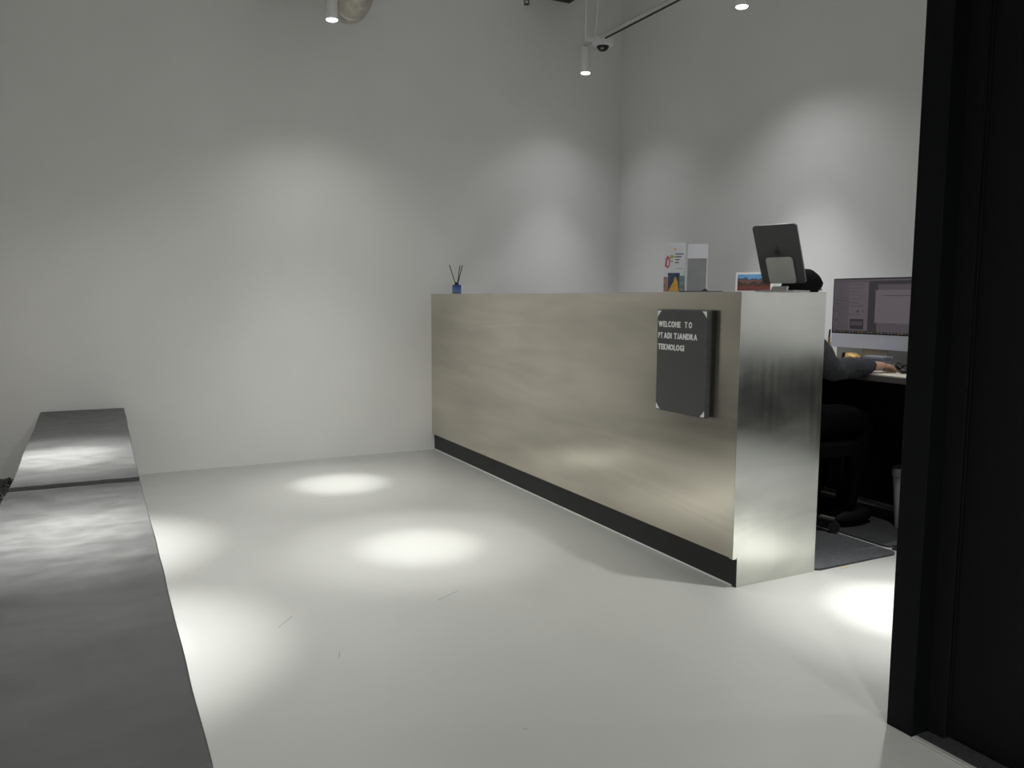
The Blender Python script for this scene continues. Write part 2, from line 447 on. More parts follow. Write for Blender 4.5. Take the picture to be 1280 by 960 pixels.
LM = {}
CAPH = 0.0245
for word, a, b, base in ROWS:
    meshes = []
    for ch in word:
        if ch not in LM:
            me = text_mesh(ch, 0.034) if ch != 'J' else hook_letter(); me.materials.clear(); me.materials.append(M['letter'])
            xs = [v.co.x for v in me.vertices]; ys = [v.co.y for v in me.vertices]
            LM[ch] = (me, min(xs), max(xs), min(ys), max(ys))
        meshes.append(LM[ch])
    tot = sum(m[2]-m[1] for m in meshes)
    gap = 0.16 if len(word) > 2 else 0.2
    span = (b-a)*BWID
    sx = span*(1-gap)/tot
    g = span*gap/max(1, len(word)-1)
    x = a*BWID
    for m in meshes:
        o = bpy.data.objects.new('letter', m[0]); COL.objects.link(o); o.parent = sg
        s_ = CAPH/(m[4]-m[3])
        # text x -> -y world (seen from -x), text y -> z
        R = Matrix(((0, 0, -1, 0), (-1, 0, 0, 0), (0, 1, 0, 0), (0, 0, 0, 1)))
        o.matrix_local = Matrix.Translation((-BD-0.0008, by1-x, bz1-base*BHEI)) @ R @ Matrix.Diagonal((sx, s_, 1, 1)) @ Matrix.Translation((-m[1], -m[3], 0))
        x += (m[2]-m[1])*sx + g

# ------------------------------------------------------------------ benches
def bench(label, y0, y1, x0a, x1a, x0b, x1b, h):
    """sheet-metal clad bench, slightly out of square: x0a..x1a at the near end, x0b..x1b at the far end"""
    t = thing('bench', label, 'bench', ((x0a+x1a)/2, (y0+y1)/2, 0), group=None)
    ox, oy = t.location.x, t.location.y
    bm = bmesh.new()
    n = 40
    rows = []
    for i in range(n+1):
        s = i/n; y = y0+(y1-y0)*s
        xa = x0a+(x0b-x0a)*s + 0.004*noise.noise((y*3.1, 1.7, h)); xb = x1a+(x1b-x1a)*s + 0.004*noise.noise((y*4.3, 7.7, h))
        row = []
        prof = [(xa, h-0.045), (xa, h-0.004), (xa+0.004, h)] + [(xa+(xb-xa)*k/8, h+0.0015*noise.noise((k*0.9, y*2.5, h*9))) for k in range(1, 8)] + [(xb-0.004, h), (xb, h-0.004), (xb, h-0.045)]
        rows.append([bm.verts.new((px-ox, y-oy, pz)) for px, pz in prof])
    for a, b in zip(rows, rows[1:]):
        for k in range(len(a)-1): bm.faces.new((a[k], a[k+1], b[k+1], b[k]))
        bm.faces.new((a[-1], a[0], b[0], b[-1]))
    bm.faces.new(rows[0][::-1]); bm.faces.new(rows[-1])
    obj('top_sheet', bm, M['steel_bench'], t, smooth=True)
    obj('base_box', prism([(x0a+0.03-ox, y0+0.02-oy), (x1a-0.03-ox, y0+0.02-oy), (x1b-0.03-ox, y1-0.01-oy), (x0b+0.03-ox, y1-0.01-oy)], 0.0, h-0.045, 'xy'), M['steel_bench'], t)
    return t
bench('long grey metal-clad bench in the foreground at lower left', -1.085, 1.035, -2.51, -2.016, -2.478, -2.040, 0.42)
bench('far grey metal-clad bench standing against the back wall', 1.042, 3.205, -2.470, -2.043, -2.505, -2.052, 0.4345)

# pebbles between the far bench and the left wall
bm = bmesh.new()
for k in range(520):
    x = random.uniform(XL+0.03, -2.53); y = random.uniform(2.56, L_-0.03)
    r = random.uniform(0.014, 0.028); z = random.uniform(0.012, 0.05)
    mt = Matrix.Translation((x, y, z)) @ Euler((random.random()*3, random.random()*3, random.random()*3)).to_matrix().to_4x4() @ Matrix.Diagonal((r, r*0.8, r*0.6, 1))
    bmesh.ops.create_icosphere(bm, subdivisions=1, radius=1, matrix=mt)
tag(obj('pebble_bed', bm, M['stone'], smooth=True), 'bed of dark pebbles beside the far bench at left edge', 'pebbles', kind='stuff')
tag(obj('timber_edging', bx(XL+0.005, -2.53, 1.3, 2.525, 0, 0.035, bev=0.004), M['timber']), 'brown timber board in front of the dark pebbles', 'board')

# ------------------------------------------------------------------ ceiling services
def add_light(name, x, y, z, power, angle, parent, blend=1.0, rad=0.03, col=(1, 0.985, 0.955)):
    ld = bpy.data.lights.new(name, 'SPOT')
    ld.energy = power; ld.spot_size = math.radians(angle); ld.spot_blend = blend
    ld.shadow_soft_size = rad; ld.color = col
    o = bpy.data.objects.new(name, ld); COL.objects.link(o)
    o.location = (x, y, z)
    if parent: o.parent = parent
    return o
LAMP_LABEL = {
    'A': 'lit white cylinder downlight beside the foil duct, top left',
    'F': 'lit white cylinder downlight hanging below the dome camera',
    'G': 'lit white cylinder downlight at top right by the right wall',
    'B': 'white cylinder downlight above the brightest floor pool', 'C': 'white cylinder downlight above the far bench',
    'D': 'white cylinder downlight above the near bench', 'E': 'white cylinder downlight above the floor beside the counter end',
    'J': 'added unseen white cylinder downlight brightening the right wall beyond the sliding door', 'H': 'added unseen white cylinder fill light at rear left of the room', 'I': 'added unseen white cylinder fill light at rear right of the room'}
def downlight(key):
    x, y, z, pw, pm, pn, pc = LAMPS[key]
    t = thing('downlight', LAMP_LABEL[key], 'ceiling light', (x, y, z), group='cylinder downlights')
    obj('housing', lathe([(0.030, 0.0), (0.034, 0.0), (0.034, 0.17), (0.030, 0.175), (0.006, 0.176)], 24), M['lamp_white'], t, smooth=True)
    obj('lens', lathe([(0.029, -0.004), (0.031, -0.001), (0.030, 0.001)], 24), M['glow'], t, smooth=True)
    obj('stem', lathe([(0.006, 0.176), (0.006, ZC-z)], 8), M['lamp_white'], t)
    lc = (0.98, 0.985, 1.0) if key in 'FGJ' else (0.995, 1.0, 0.95)
    for nm, p, a in (('wide_beam', pw, 125 if key not in 'HIJ' else 160), ('medium_beam', pm, 68), ('narrow_beam', pn, 31), ('core_beam', pc, 15)):
        add_light(nm, 0, 0, -0.012, p, a, t, col=lc)
    return t
for k in LAMPS: downlight(k)

# flexible foil duct elbow
def flex(name, pts, r, mat, label, ridge=0.022):
    P = []
    fine = []
    V = [Vector(p) for p in pts]
    for a, b in zip(V, V[1:]):
        n = max(2, int((b-a).length/(ridge/2)))
        for i in range(n): fine.append(a.lerp(b, i/n))
    fine.append(V[-1])
    rr = [r*(1+(0.035 if i % 2 else -0.02)+0.03*noise.noise((i*0.7, r, 2))) for i in range(len(fine))]
    o = obj(name, tube(fine, rr, 28), mat, smooth=True)
    return tag(o, label, 'duct')
dx, dy, dz = -0.735, 2.62, 2.885
arc = [(dx, dy+0.17, ZC), (dx, dy+0.17, dz+0.18)] + [(dx, dy+0.17*math.cos(a), dz+0.17-0.17*math.sin(a)) for a in [PI*i/14 for i in range(1, 14)]] + [(dx, dy-0.17, dz+0.18), (dx, dy-0.17, ZC)]
flex('air_duct', arc, 0.112, M['foil'], 'crinkled beige foil air duct hanging beside the top left downlight')
flex('air_duct', [(-1.10, 3.10, 3.19), (-1.12, 2.6, 3.19), (-1.15, 1.6, 3.24)], 0.10, M['foil_dark'], 'dark ribbed duct just entering the frame left of the foil duct')

# conduit, dome camera, cable
tag(obj('conduit', tube([(0.985, 2.72, 2.905), (0.985, 1.2, 2.905), (0.985, -1.5, 2.905)], 0.015, 12), M['galv'], smooth=True), 'upper grey metal conduit pipe running above the dome camera', 'pipe')
tag(obj('conduit', tube([(1.007, 2.64, 2.892), (1.007, 1.2, 2.892), (1.007, -1.5, 2.892)], 0.006, 12), M['dark_metal'], smooth=True), 'thin dark tube drawn as the dark underside of the conduit pipe', 'pipe')  # added tube, its dark colour gives the grey pipe a dark underside
cm = thing('dome_camera', 'white security dome camera with dark glass under the conduit', 'camera', (1.03, 2.565, 2.930))
obj('base_ring', lathe([(0.045, -0.012), (0.066, -0.014), (0.071, -0.028), (0.074, -0.052), (0.068, -0.068), (0.042, -0.072)], 32), M['white'], cm, smooth=True)
dm = bmesh.new()
lathe([(0.046, -0.064)] + [(0.043*math.cos(a), -0.068-0.038*math.sin(a)) for a in [PI/2*i/8 for i in range(1, 8)]] + [(0.002, -0.106)], 28, dm)
obj('dome', dm, M['glass_dark'], cm, smooth=True)
obj('lens_ring', lathe([(0.010, 0), (0.014, 0.001), (0.014, 0.004), (0.009, 0.005)], 16), M['silver'], cm, smooth=True, loc=(-0.024, -0.03, -0.096), rot=(0.6, -0.5, 0))
obj('bracket', bx(-0.13, -0.04, -0.018, 0.018, -0.052, -0.024, bev=0.006), M['white'], cm)
tag(obj('cable', tube([(0.985+0.03*math.sin(t*3), 2.60+0.02*t, 2.875+(ZC-2.875)*t) for t in [i/14 for i in range(15)]], 0.010, 8), M['white'], smooth=True), 'white cable dropping from the ceiling to the dome camera', 'cable')
sp = thing('sprinkler', 'small dark sprinkler head hanging from the ceiling left of the camera', 'sprinkler', (0.46, 2.62, 3.06))
obj('drop_pipe', lathe([(0.013, 0.06), (0.013, ZC-3.06)], 10), M['dark_metal'], sp)
obj('body', lathe([(0.020, 0.035), (0.020, 0.06), (0.014, 0.062)], 12), M['dark_metal'], sp)
obj('yoke', tube([(-0.016, 0, 0.036), (-0.018, 0, 0.016), (0, 0, 0.004), (0.018, 0, 0.016), (0.016, 0, 0.036)], 0.004, 8), M['dark_metal'], sp)
obj('deflector', lathe([(0.003, 0.0), (0.020, 0.002), (0.020, 0.004), (0.003, 0.006)], 12), M['dark_metal'], sp)
tr = thing('cable_tray', 'dark slotted cable tray at the top edge above the camera', 'cable tray', (0.93, 2.975, 3.36))
obj('side_rail', bx(-0.21, -0.20, -0.24, 0.24, 0, 0.06), M['dark_metal'], tr)
obj('side_rail', bx(0.20, 0.21, -0.24, 0.24, 0, 0.06), M['dark_metal'], tr)
for k in range(9):
    obj('slat', bx(-0.20, 0.20, -0.235+k*0.055, -0.205+k*0.055, 0.0, 0.012), M['dark_metal'], tr)
for sx in (-0.17, 0.17):
    obj('hanger', bx(sx-0.006, sx+0.006, -0.006, 0.006, 0.01, ZC-3.36), M['dark_metal'], tr)

# ------------------------------------------------------------------ things on the counter
df = thing('reed_diffuser', 'small blue glass reed diffuser with dark reeds on counter end', 'diffuser', (0.118, 3.02, H))
obj('bottle', prism(rrect(-0.0255, 0.0255, -0.0255, 0.0255, 0.005), 0, 0.064, 'xy'), M['bottle'], df, smooth=True)
obj('shoulder', lathe([(0.0250, 0.064), (0.019, 0.068), (0.011, 0.070)], 20), M['bottle'], df, smooth=True)
obj('cap', lathe([(0.0125, 0.068), (0.0135, 0.070), (0.0135, 0.082), (0.010, 0.084)], 20), M['black'], df, smooth=True)
for (a, b) in (((-0.004, 0.003, 0.06), (-0.050, 0.012, 0.205)), ((0.004, -0.002, 0.06), (0.028, 0.004, 0.204)), ((0.006, 0.004, 0.06), (0.044, -0.004, 0.204))):
    obj('reed', tube([a, b], 0.0031, 8), M['blackreed'], df)

# printed acrylic leaflet stands
def rot_z(o, a): o.rotation_euler = (0, 0, a)
PRT = {'orange': pmat('print_orange', (0.75, 0.33, 0.08), 0.5), 'pink': pmat('print_pink', (0.45, 0.13, 0.17), 0.5), 'olive': pmat('print_olive', (0.34, 0.36, 0.10), 0.5),
       'navy': pmat('print_navy', (0.035, 0.055, 0.11), 0.5, noise_amt=0.7, noise_scale=60), 'ochre': pmat('print_ochre', (0.60, 0.33, 0.035), 0.5, noise_amt=0.25, noise_scale=50),
       'teal': pmat('print_teal', (0.17, 0.26, 0.28), 0.5, noise_amt=0.5, noise_scale=60), 'blush': pmat('print_blush', (0.30, 0.17, 0.16), 0.5, noise_amt=0.6, noise_scale=50),
       'grey': pmat('print_grey', (0.24, 0.24, 0.26), 0.6, noise_amt=0.06, noise_scale=30)}
# local frame: x to the right in view, y away, z up; sheet front at y=0
WD = -0.80
lf = thing('leaflet_stand', 'white printed leaflet with small dark blue picture on the counter', 'leaflet', (0.168, 0.618, H), (0, 0, WD))
lw, lh = 0.095, 0.222
obj('sheet', bx(-lw/2, lw/2, 0.0, 0.003, 0.004, lh, bev=0.0006), M['paper'], lf)
obj('foot', bx(-lw/2, lw/2, -0.004, 0.05, 0.0, 0.004), M['paper'], lf)
def pr(poly, mat, name='print_patch', parent=lf, d=0.0004): return obj(name, prism(poly, -d, 0.0008), mat, parent)
def rect(x0, x1, z0, z1): return [(x0, z0), (x1, z0), (x1, z1), (x0, z1)]
pr(rect(-0.028, 0.025, 0.004, 0.088), PRT['navy'], 'picture', d=0.0006)
pr([(-0.027, 0.005), (0.022, 0.005), (0.017, 0.038), (0.010, 0.064), (0.004, 0.072), (-0.002, 0.050), (-0.014, 0.026)], PRT['ochre'], 'picture_shape', d=0.0009)
pr(rect(-lw/2+0.001, -0.029, 0.004, 0.070), PRT['blush'], 'side_picture')
pr(rect(0.026, lw/2-0.001, 0.004, 0.075), PRT['teal'], 'side_picture')
pr(rect(-0.004, 0.007, 0.190, 0.197), PRT['orange'], 'print_mark')
pr([(-0.043, 0.118), (-0.030, 0.108), (-0.021, 0.118), (-0.018, 0.140), (-0.024, 0.160), (-0.033, 0.166), (-0.040, 0.150)], PRT['pink'], 'print_patch')
pr([(-0.033, 0.122), (-0.026, 0.120), (-0.024, 0.142), (-0.031, 0.150)], M['paper'], 'print_patch', d=0.0008)
pr([(-0.022, 0.150), (0.004, 0.158), (-0.004, 0.166), (-0.020, 0.168)], PRT['olive'], 'print_patch')
pr([(-0.016, 0.136), (-0.006, 0.138), (-0.008, 0.146), (-0.016, 0.144)], PRT['olive'], 'print_patch')
for z, x1 in ((0.172, 0.040), (0.160, 0.030), (0.147, 0.022), (0.134, 0.020)):
    pr(rect(0.003, x1, z-0.0025, z+0.0025), M['ink'], 'print_line')
pr(rect(0.006, 0.036, 0.1065, 0.108), M['ink'], 'print_line')
lf2 = thing('leaflet_stand', 'white leaflet with a plain grey square, right of the picture leaflet', 'leaflet', (0.222, 0.527, H), (math.radians(-6), 0, WD))
obj('sheet', bx(-0.044, 0.044, 0.0, 0.003, 0.004, 0.216, bev=0.0006), M['paper'], lf2)
obj('foot', bx(-0.044, 0.044, -0.003, 0.05, 0.0, 0.004), M['paper'], lf2)
obj('grey_square', prism(rect(-0.043, 0.040, 0.006, 0.152), -0.0006, 0.0008), PRT['grey'], lf2)
tag(obj('card_holder', bx(-0.09, 0.09, -0.03, 0.03, 0, 0.006, bev=0.001), M['dark_metal'], loc=(0.16, 0.42, H), rot=(0, 0, WD)), 'flat dark slip lying on the counter right of leaflets', 'slip')
tag(obj('clip', prism([(-0.012, 0.0), (0.014, 0.0), (0.010, 0.007), (0.002, 0.010)], -0.008, 0.008), M['black'], loc=(0.16, 0.40, H+0.006), rot=(0, 0, WD)), 'tiny black clip on the flat dark slip', 'clip')

pc = thing('postcard', 'white bordered landscape postcard leaning behind the tablet stand', 'postcard', (0.215, 0.165, H), (math.radians(-8), 0, WD))
obj('card', bx(-0.072, 0.072, 0.0, 0.003, 0.0, 0.080, bev=0.0006), M['white'], pc)
obj('picture', bx(-0.064, 0.064, -0.0008, 0.001, 0.006, 0.072), M['photo'], pc)
obj('easel', bx(-0.02, 0.02, 0.003, 0.03, 0.0, 0.003), M['white'], pc)

# tablet on stand
TA = math.radians(-74)      # turn: local x to the right in view, local -y is the tablet's back
TX, TY = 0.214, 0.016
ts = thing('tablet_stand', 'silver metal tablet stand on the counter near its end', 'stand', (TX, TY, H), (0, 0, TA))
tilt = math.radians(-24)    # top leans toward the visitor (-y)
def tl(poly, d0, d1):       # polygon in the leaning plane, y = depth
    bm = prism(poly, d0, d1)
    bmesh.ops.rotate(bm, verts=bm.verts[:], cent=(0, 0, 0), matrix=Matrix.Rotation(-tilt, 3, 'X'))
    return bm
obj('base_plate', prism(rrect(-0.085, 0.085, -0.055, 0.075, 0.012), 0, 0.006, 'xy'), M['silver'], ts)
pl_ = tl(rrect(-0.056, 0.056, 0.038, 0.146, 0.012), -0.004, 0.0)
bmesh.ops.translate(pl_, verts=pl_.verts[:], vec=(0, 0.035, 0.0))
obj('back_plate', pl_, M['silver'], ts)
ng = prism([(-0.056, 0.004), (0.010, 0.004), (0.014, 0.022), (-0.048, 0.022)], 0.020, 0.034)
obj('neck', ng, M['silver'], ts)
tb = thing('tablet', 'dark grey tablet seen from behind, leaning on its silver stand', 'tablet', (TX, TY, H), (0, 0, TA))
def tloc(bm):
    bmesh.ops.translate(bm, verts=bm.verts[:], vec=(0, 0.035, 0.0))
    return bm
TWd, T0, T1 = 0.090, 0.036, 0.274
obj('back_shell', tloc(tl(rrect(-TWd, TWd, T0, T1, 0.012), 0.0006, 0.009)), M['tablet'], tb)
obj('edge_band', tloc(tl(rrect(-TWd-0.0008, TWd+0.0008, T0-0.0008, T1+0.0008, 0.0126), 0.003, 0.0095)), M['tablet_edge'], tb)
obj('screen_glass', tloc(tl(rrect(-TWd+0.003, TWd-0.003, T0+0.003, T1-0.003, 0.010), 0.0094, 0.0105)), M['glass_dark'], tb)
# fruit emblem: round body with a bite and a leaf
em = []
for i in range(28):
    a = 2*PI*i/28
    r = 0.0125*(1 - 0.10*abs(math.sin(a))**8*(1 if math.sin(a) > 0 else 0.6))
    x, z = r*math.cos(a)*1.0, r*math.sin(a)
    if abs(a if a < PI else a-2*PI) < 0.5: x = 0.0078 + 0.002*abs(math.sin(a*3))
    em.append((x-0.004, z+0.166))
obj('emblem', tloc(tl(em, -0.0002, 0.002)), M['black'], tb)
obj('emblem_leaf', tloc(tl([(-0.005, 0.180), (-0.001, 0.181), (0.002, 0.186), (-0.003, 0.186)], -0.0002, 0.002)), M['black'], tb)

# ------------------------------------------------------------------ desk area behind the counter
DZ, DXF = 0.765, 1.10
dk = thing('desk', 'black office desk along the right wall behind the counter', 'desk', (1.36, -0.3, 0))
def dkb(x0, x1, y0, y1, z0, z1, **k): return bx(x0-1.36, x1-1.36, y0+0.3, y1+0.3, z0, z1, **k)
obj('desktop', dkb(DXF, XR-0.002, -0.16, 1.45, DZ-0.028, DZ, bev=0.002), M['desk_top'], dk)
obj('modesty_panel', dkb(1.575, 1.595, -0.12, 1.41, 0.03, DZ-0.028), M['desk_black'], dk)
for y in (-0.13, 1.39):
    obj('side_panel', dkb(DXF+0.04, 1.59, y-0.012, y+0.012, 0, DZ-0.028), M['desk_black'], dk)
mat1 = tag(obj('floor_mat', prism(rrect(0.447, 0.953, -0.004, 1.75, 0.035), 0, 0.009, 'xy'), M['carpet']), 'grey speckled carpet mat against the counter back', 'mat')
mat2 = tag(obj('floor_mat', prism(rrect(0.99, 1.54, 0.075, 1.75, 0.03), 0, 0.008, 'xy'), M['carpet_dark']), 'darker charcoal carpet mat under the desk', 'mat')
tag(obj('rubber_stop', prism(rrect(-0.022, 0.022, -0.012, 0.012, 0.006), 0, 0.006, 'xy'), M['black'], loc=(1.008, 0.050, 0), rot=(0, 0, 0.3)), 'small black rubber stop at the corner between the two mats', 'stop')
tag(obj('tape_patch', bx(-0.022, 0.022, -0.008, 0.008, 0, 0.0012), M['tape'], loc=(0.60, -0.018, 0), rot=(0, 0, 0.2)), 'beige tape scrap at the grey mat front edge', 'tape')

# waste bin
wb = thing('waste_bin', 'light grey plastic waste bin under the desk', 'bin', (1.345, 0.225, 0.008))
obj('body', lathe([(0.070, 0), (0.076, 0.003), (0.095, 0.262), (0.088, 0.262)], 28), M['bin'], wb, smooth=True)
obj('rim', lathe([(0.096, 0.255), (0.102, 0.258), (0.103, 0.288), (0.097, 0.300), (0.060, 0.306)], 28), M['bin_lid'], wb, smooth=True)

# all-in-one monitor
MX = 1.42
mo = thing('monitor', 'slim white all-in-one computer with a dim screen on the desk', 'monitor', (MX, 0.555, DZ), (0, 0, 0))
mw = 0.547/2
# local: x depth (screen faces -x), y + is left in view
def mbx(x0, x1, y0, y1, z0, z1, **k): return bx(x0, x1, y0, y1, z0, z1, **k)
SB, ST = 0.180, 0.468       # screen bottom / top above the desk
obj('back_shell', mbx(0, 0.012, -mw, mw, 0.100, ST, bev=0.002), M['chin'], mo)
obj('chin', mbx(-0.002, 0.001, -mw, mw, 0.100, SB-0.004, bev=0.0008), M['chin'], mo)
scr = obj('screen', mbx(-0.002, 0.001, -mw, mw, SB-0.004, ST), M['glass_dark'], mo)
def uim(name, c, s=1.0): return pmat(name, (0.01, 0.01, 0.01), 0.35, emit=c, estr=s*0.55)
UI = {'bg': uim('ui_wallpaper', (0.040, 0.036, 0.042)), 'win': uim('ui_window', (0.125, 0.103, 0.118)), 'win2': uim('ui_window_light', (0.150, 0.125, 0.140)),
      'bar': uim('ui_toolbar', (0.098, 0.083, 0.094)), 'line': uim('ui_text', (0.075, 0.062, 0.070)), 'dark': uim('ui_dark', (0.030, 0.028, 0.032)), 'dock': uim('ui_dock', (0.018, 0.014, 0.018)),
      'gold': uim('ui_gold', (0.28, 0.20, 0.05)), 'ic': uim('ui_icon', (0.2, 0.19, 0.19)), 'dot': uim('ui_dot', (0.01, 0.01, 0.012))}
uw, uh = 2*mw-0.010, ST-SB-0.006
def ui(u0, u1, v0, v1, mat, lay=1, name='window_pane'):
    y0 = mw-0.005-u0*uw; y1 = mw-0.005-u1*uw; z0 = SB+v0*uh; z1 = SB+v1*uh
    return obj(name, mbx(-0.002-0.0003*lay, -0.0019, min(y0, y1), max(y0, y1), z0, z1), UI[mat], scr)
ui(0, 1, 0, 1, 'bg', 1, 'wallpaper')
ui(0, 1, 0.965, 1, 'bar', 2, 'menu_bar')
ui(0.0, 0.415, 0.045, 0.955, 'win', 2)
ui(0.0, 0.19, 0.05, 0.95, 'bar', 3, 'side_list')
for k in range(15): ui(0.06, 0.17-0.02*(k % 3), 0.10+0.055*k, 0.115+0.055*k, 'line', 4, 'text_line')
for v in (0.60, 0.53, 0.40, 0.22): ui(0.035, 0.052, v, v+0.026, 'dot', 4, 'list_icon')
for k, v in enumerate((0.90, 0.83, 0.77, 0.70, 0.63, 0.56, 0.50, 0.34)): ui(0.205, 0.36-0.03*(k % 3), v, v+0.012, 'line', 4, 'text_line')
ui(0.21, 0.37, 0.07, 0.26, 'dark', 4, 'image_tile')
ui(0.222, 0.36, 0.14, 0.22, 'line', 5, 'image_tile')
ui(0.29, 0.305, 0.385, 0.42, 'dot', 4, 'list_icon'); ui(0.355, 0.365, 0.40, 0.43, 'dot', 4, 'list_icon')
ui(0.52, 1.0, 0.02, 0.90, 'bar', 2)
ui(0.495, 1.0, 0.20, 0.80, 'win2', 3)
ui(0.57, 1.0, 0.69, 0.705, 'line', 4, 'text_line')
ui(0, 1, 0.0, 0.035, 'dock', 5, 'dock')
for k in range(26):
    ui(0.02+k*0.037, 0.036+k*0.037, 0.008, 0.027, ('ic', 'line', 'gold', 'bar')[(k*7+k//3) % 4], 6, 'dock_icon')
obj('stand_neck', mbx(0.012, 0.020, -0.075, 0.075, 0.003, 0.20, bev=0.001), M['silver'], mo)
obj('stand_foot', mbx(-0.06, 0.09, -0.075, 0.075, 0.0, 0.004, bev=0.001), M['silver'], mo)

# desk clutter
dv = thing('divider', 'grey green desk divider behind the computer stand', 'divider', (1.575, 0.30, DZ))
obj('panel', bx(-0.008, 0.008, -0.44, 0.62, 0.01, 0.115, bev=0.003), pmat('divider_grey_green', (0.20, 0.205, 0.18), 0.8), dv)
for y in (-0.4, 0.5): obj('foot', bx(-0.03, 0.03, -0.01, 0.01, 0, 0.012), M['black'], dv)
tag(obj('white_panel', bx(-0.006, 0.006, -0.004, 0.004, 0, 0.135, bev=0.001), M['white'], loc=(1.27, 0.675, DZ), rot=(math.radians(-11), 0, 0)), 'slim white upright stick left of the yellow packet', 'stylus')
tag(obj('marker_pen', lathe([(0.007, 0), (0.008, 0.01), (0.008, 0.075), (0.005, 0.085)], 12), M['black'], loc=(1.30, 0.655, DZ), rot=(math.radians(12), 0, 0), smooth=True), 'short black marker standing beside the white stick', 'pen')
nb = thing('notepad', 'white notepad lying open under the yellow packet', 'notepad', (1.35, 0.615, DZ), (0, 0, 0.1))
obj('pages', bx(-0.06, 0.06, -0.075, 0.075, 0, 0.008, bev=0.001), M['paper'], nb)
obj('cover', bx(-0.062, 0.062, -0.077, 0.077, -0.0, 0.002), M['black'], nb)
M['yellow'] = pmat('yellow_wrapper', (0.42, 0.26, 0.05), 0.4, noise_amt=0.5, noise_scale=40)
bm = bmesh.new(); bmesh.ops.create_icosphere(bm, subdivisions=3, radius=1, matrix=Matrix.Diagonal((0.035, 0.062, 0.036, 1)))
for v in bm.verts: v.co += 0.006*noise.noise_vector(v.co*60)
tag(obj('snack_packet', bm, M['yellow'], loc=(1.36, 0.640, DZ+0.043), smooth=True), 'crumpled yellow packet on the white notepad', 'packet')
tag(obj('pen', tube([(1.29, 0.585, DZ+0.02), (1.31, 0.535, DZ+0.062)], 0.005, 10), M['black']), 'black pen leaning against the clear box', 'pen')
M['clear'] = pmat('clear_plastic', (0.36, 0.41, 0.50), 0.25, trans=0.35)
pb = thing('plastic_box', 'pale blue clear plastic box beneath the screen', 'box', (1.33, 0.452, DZ+0.0))
obj('tray', bx(-0.03, 0.03, -0.055, 0.055, 0, 0.058, bev=0.004), M['clear'], pb)
obj('lid', bx(-0.033, 0.033, -0.058, 0.058, 0.058, 0.074, bev=0.003), M['clear'], pb)
tag(obj('mouse_pad', prism(rrect(-0.11, 0.15, -0.20, 0.12, 0.01), 0, 0.004, 'xy'), pmat('cream_pad', (0.50, 0.47, 0.40), 0.8), loc=(1.222, 0.30, DZ)), 'cream mouse pad on the desk under the hand', 'mouse pad')
ms = bmesh.new()
bmesh.ops.create_icosphere(ms, subdivisions=3, radius=1, matrix=Matrix.Diagonal((0.052, 0.030, 0.019, 1)))
for v in ms.verts: v.co.z = max(v.co.z, -0.012)
tag(obj('computer_mouse', ms, M['black'], loc=(1.30, 0.255, DZ+0.004+0.012), smooth=True), 'black computer mouse at the far right of the cream pad', 'mouse')
cb = thing('cable_bundle', 'tangled black cable and headset right of the hand', 'headset', (1.32, 0.345, DZ+0.004))
pts = []
for i in range(60):
    t = i/59
    pts.append((0.035*math.sin(9*t*PI)*(1-0.3*t), 0.055*math.cos(5*t*PI+0.4), 0.012+0.022*abs(math.sin(7*t*PI))))
obj('cord', tube(pts, 0.006, 8), M['black'], cb, smooth=True)
obj('ear_pad', lathe([(0.018, 0), (0.030, 0.004), (0.030, 0.018), (0.02, 0.022)], 18), M['black'], cb, smooth=True, loc=(0.02, -0.015, 0.016), rot=(0.5, 0.3, 0))
pcup = thing('pen_cup', 'dark pen cup with yellow pencil just behind the counter edge', 'pen cup', (1.26, 0.735, DZ))
obj('cup', lathe([(0.032, 0), (0.035, 0.002), (0.037, 0.10), (0.034, 0.10)], 18), M['black'], pcup, smooth=True)
obj('pencil', tube([(0, -0.022, 0.01), (0.002, -0.034, 0.155)], 0.0045, 8), M['yellow'], pcup)
obj('pencil', tube([(0.01, -0.012, 0.01), (0.012, -0.024, 0.20)], 0.0045, 8), M['black'], pcup)

# ------------------------------------------------------------------ office chair and seated person
ch = thing('office_chair', 'black office chair behind the counter under the seated person', 'chair', (0.80, 0.52, 0.009))
obj('seat', prism(rrect(-0.22, 0.25, -0.235, 0.235, 0.06), 0.385, 0.438, 'xy'), M['trouser'], ch)
bk = bx(-0.275, -0.235, -0.20, 0.20, 0.52, 0.90, bev=0.018)
obj('backrest', bk, M['trouser'], ch)
obj('back_arm', bx(-0.268, -0.24, -0.03, 0.03, 0.40, 0.56, bev=0.006), M['black'], ch)
obj('back_bracket', bx(-0.262, -0.10, -0.03, 0.03, 0.365, 0.386), M['black'], ch)
obj('column', lathe([(0.028, 0.07), (0.028, 0.22), (0.02, 0.221), (0.02, 0.386)], 16), M['black'], ch, smooth=True)
for k in range(5):
    a = 2*PI*k/5 + 0.35
    lg = obj('leg', tube([(0.02*math.cos(a), 0.02*math.sin(a), 0.085), (0.23*math.cos(a), 0.23*math.sin(a), 0.062)], [0.022, 0.014], 10), M['black'], ch)
    wh = obj('caster', tube([(0, -0.018, 0), (0, 0.018, 0)], 0.026, 14), M['black'], lg, loc=(0.23*math.cos(a), 0.23*math.sin(a), 0.027), rot=(0, 0, a))

HX, HY, HZ = 0.845, 0.500, 1.155      # head centre
ps = thing('person', 'seated person with black hair and dark grey hoodie, hand on mouse', 'person', (0.80, 0.52, 0.0))
PO = ps.location
def shift(me):
    for v in me.vertices: v.co -= PO
    return me
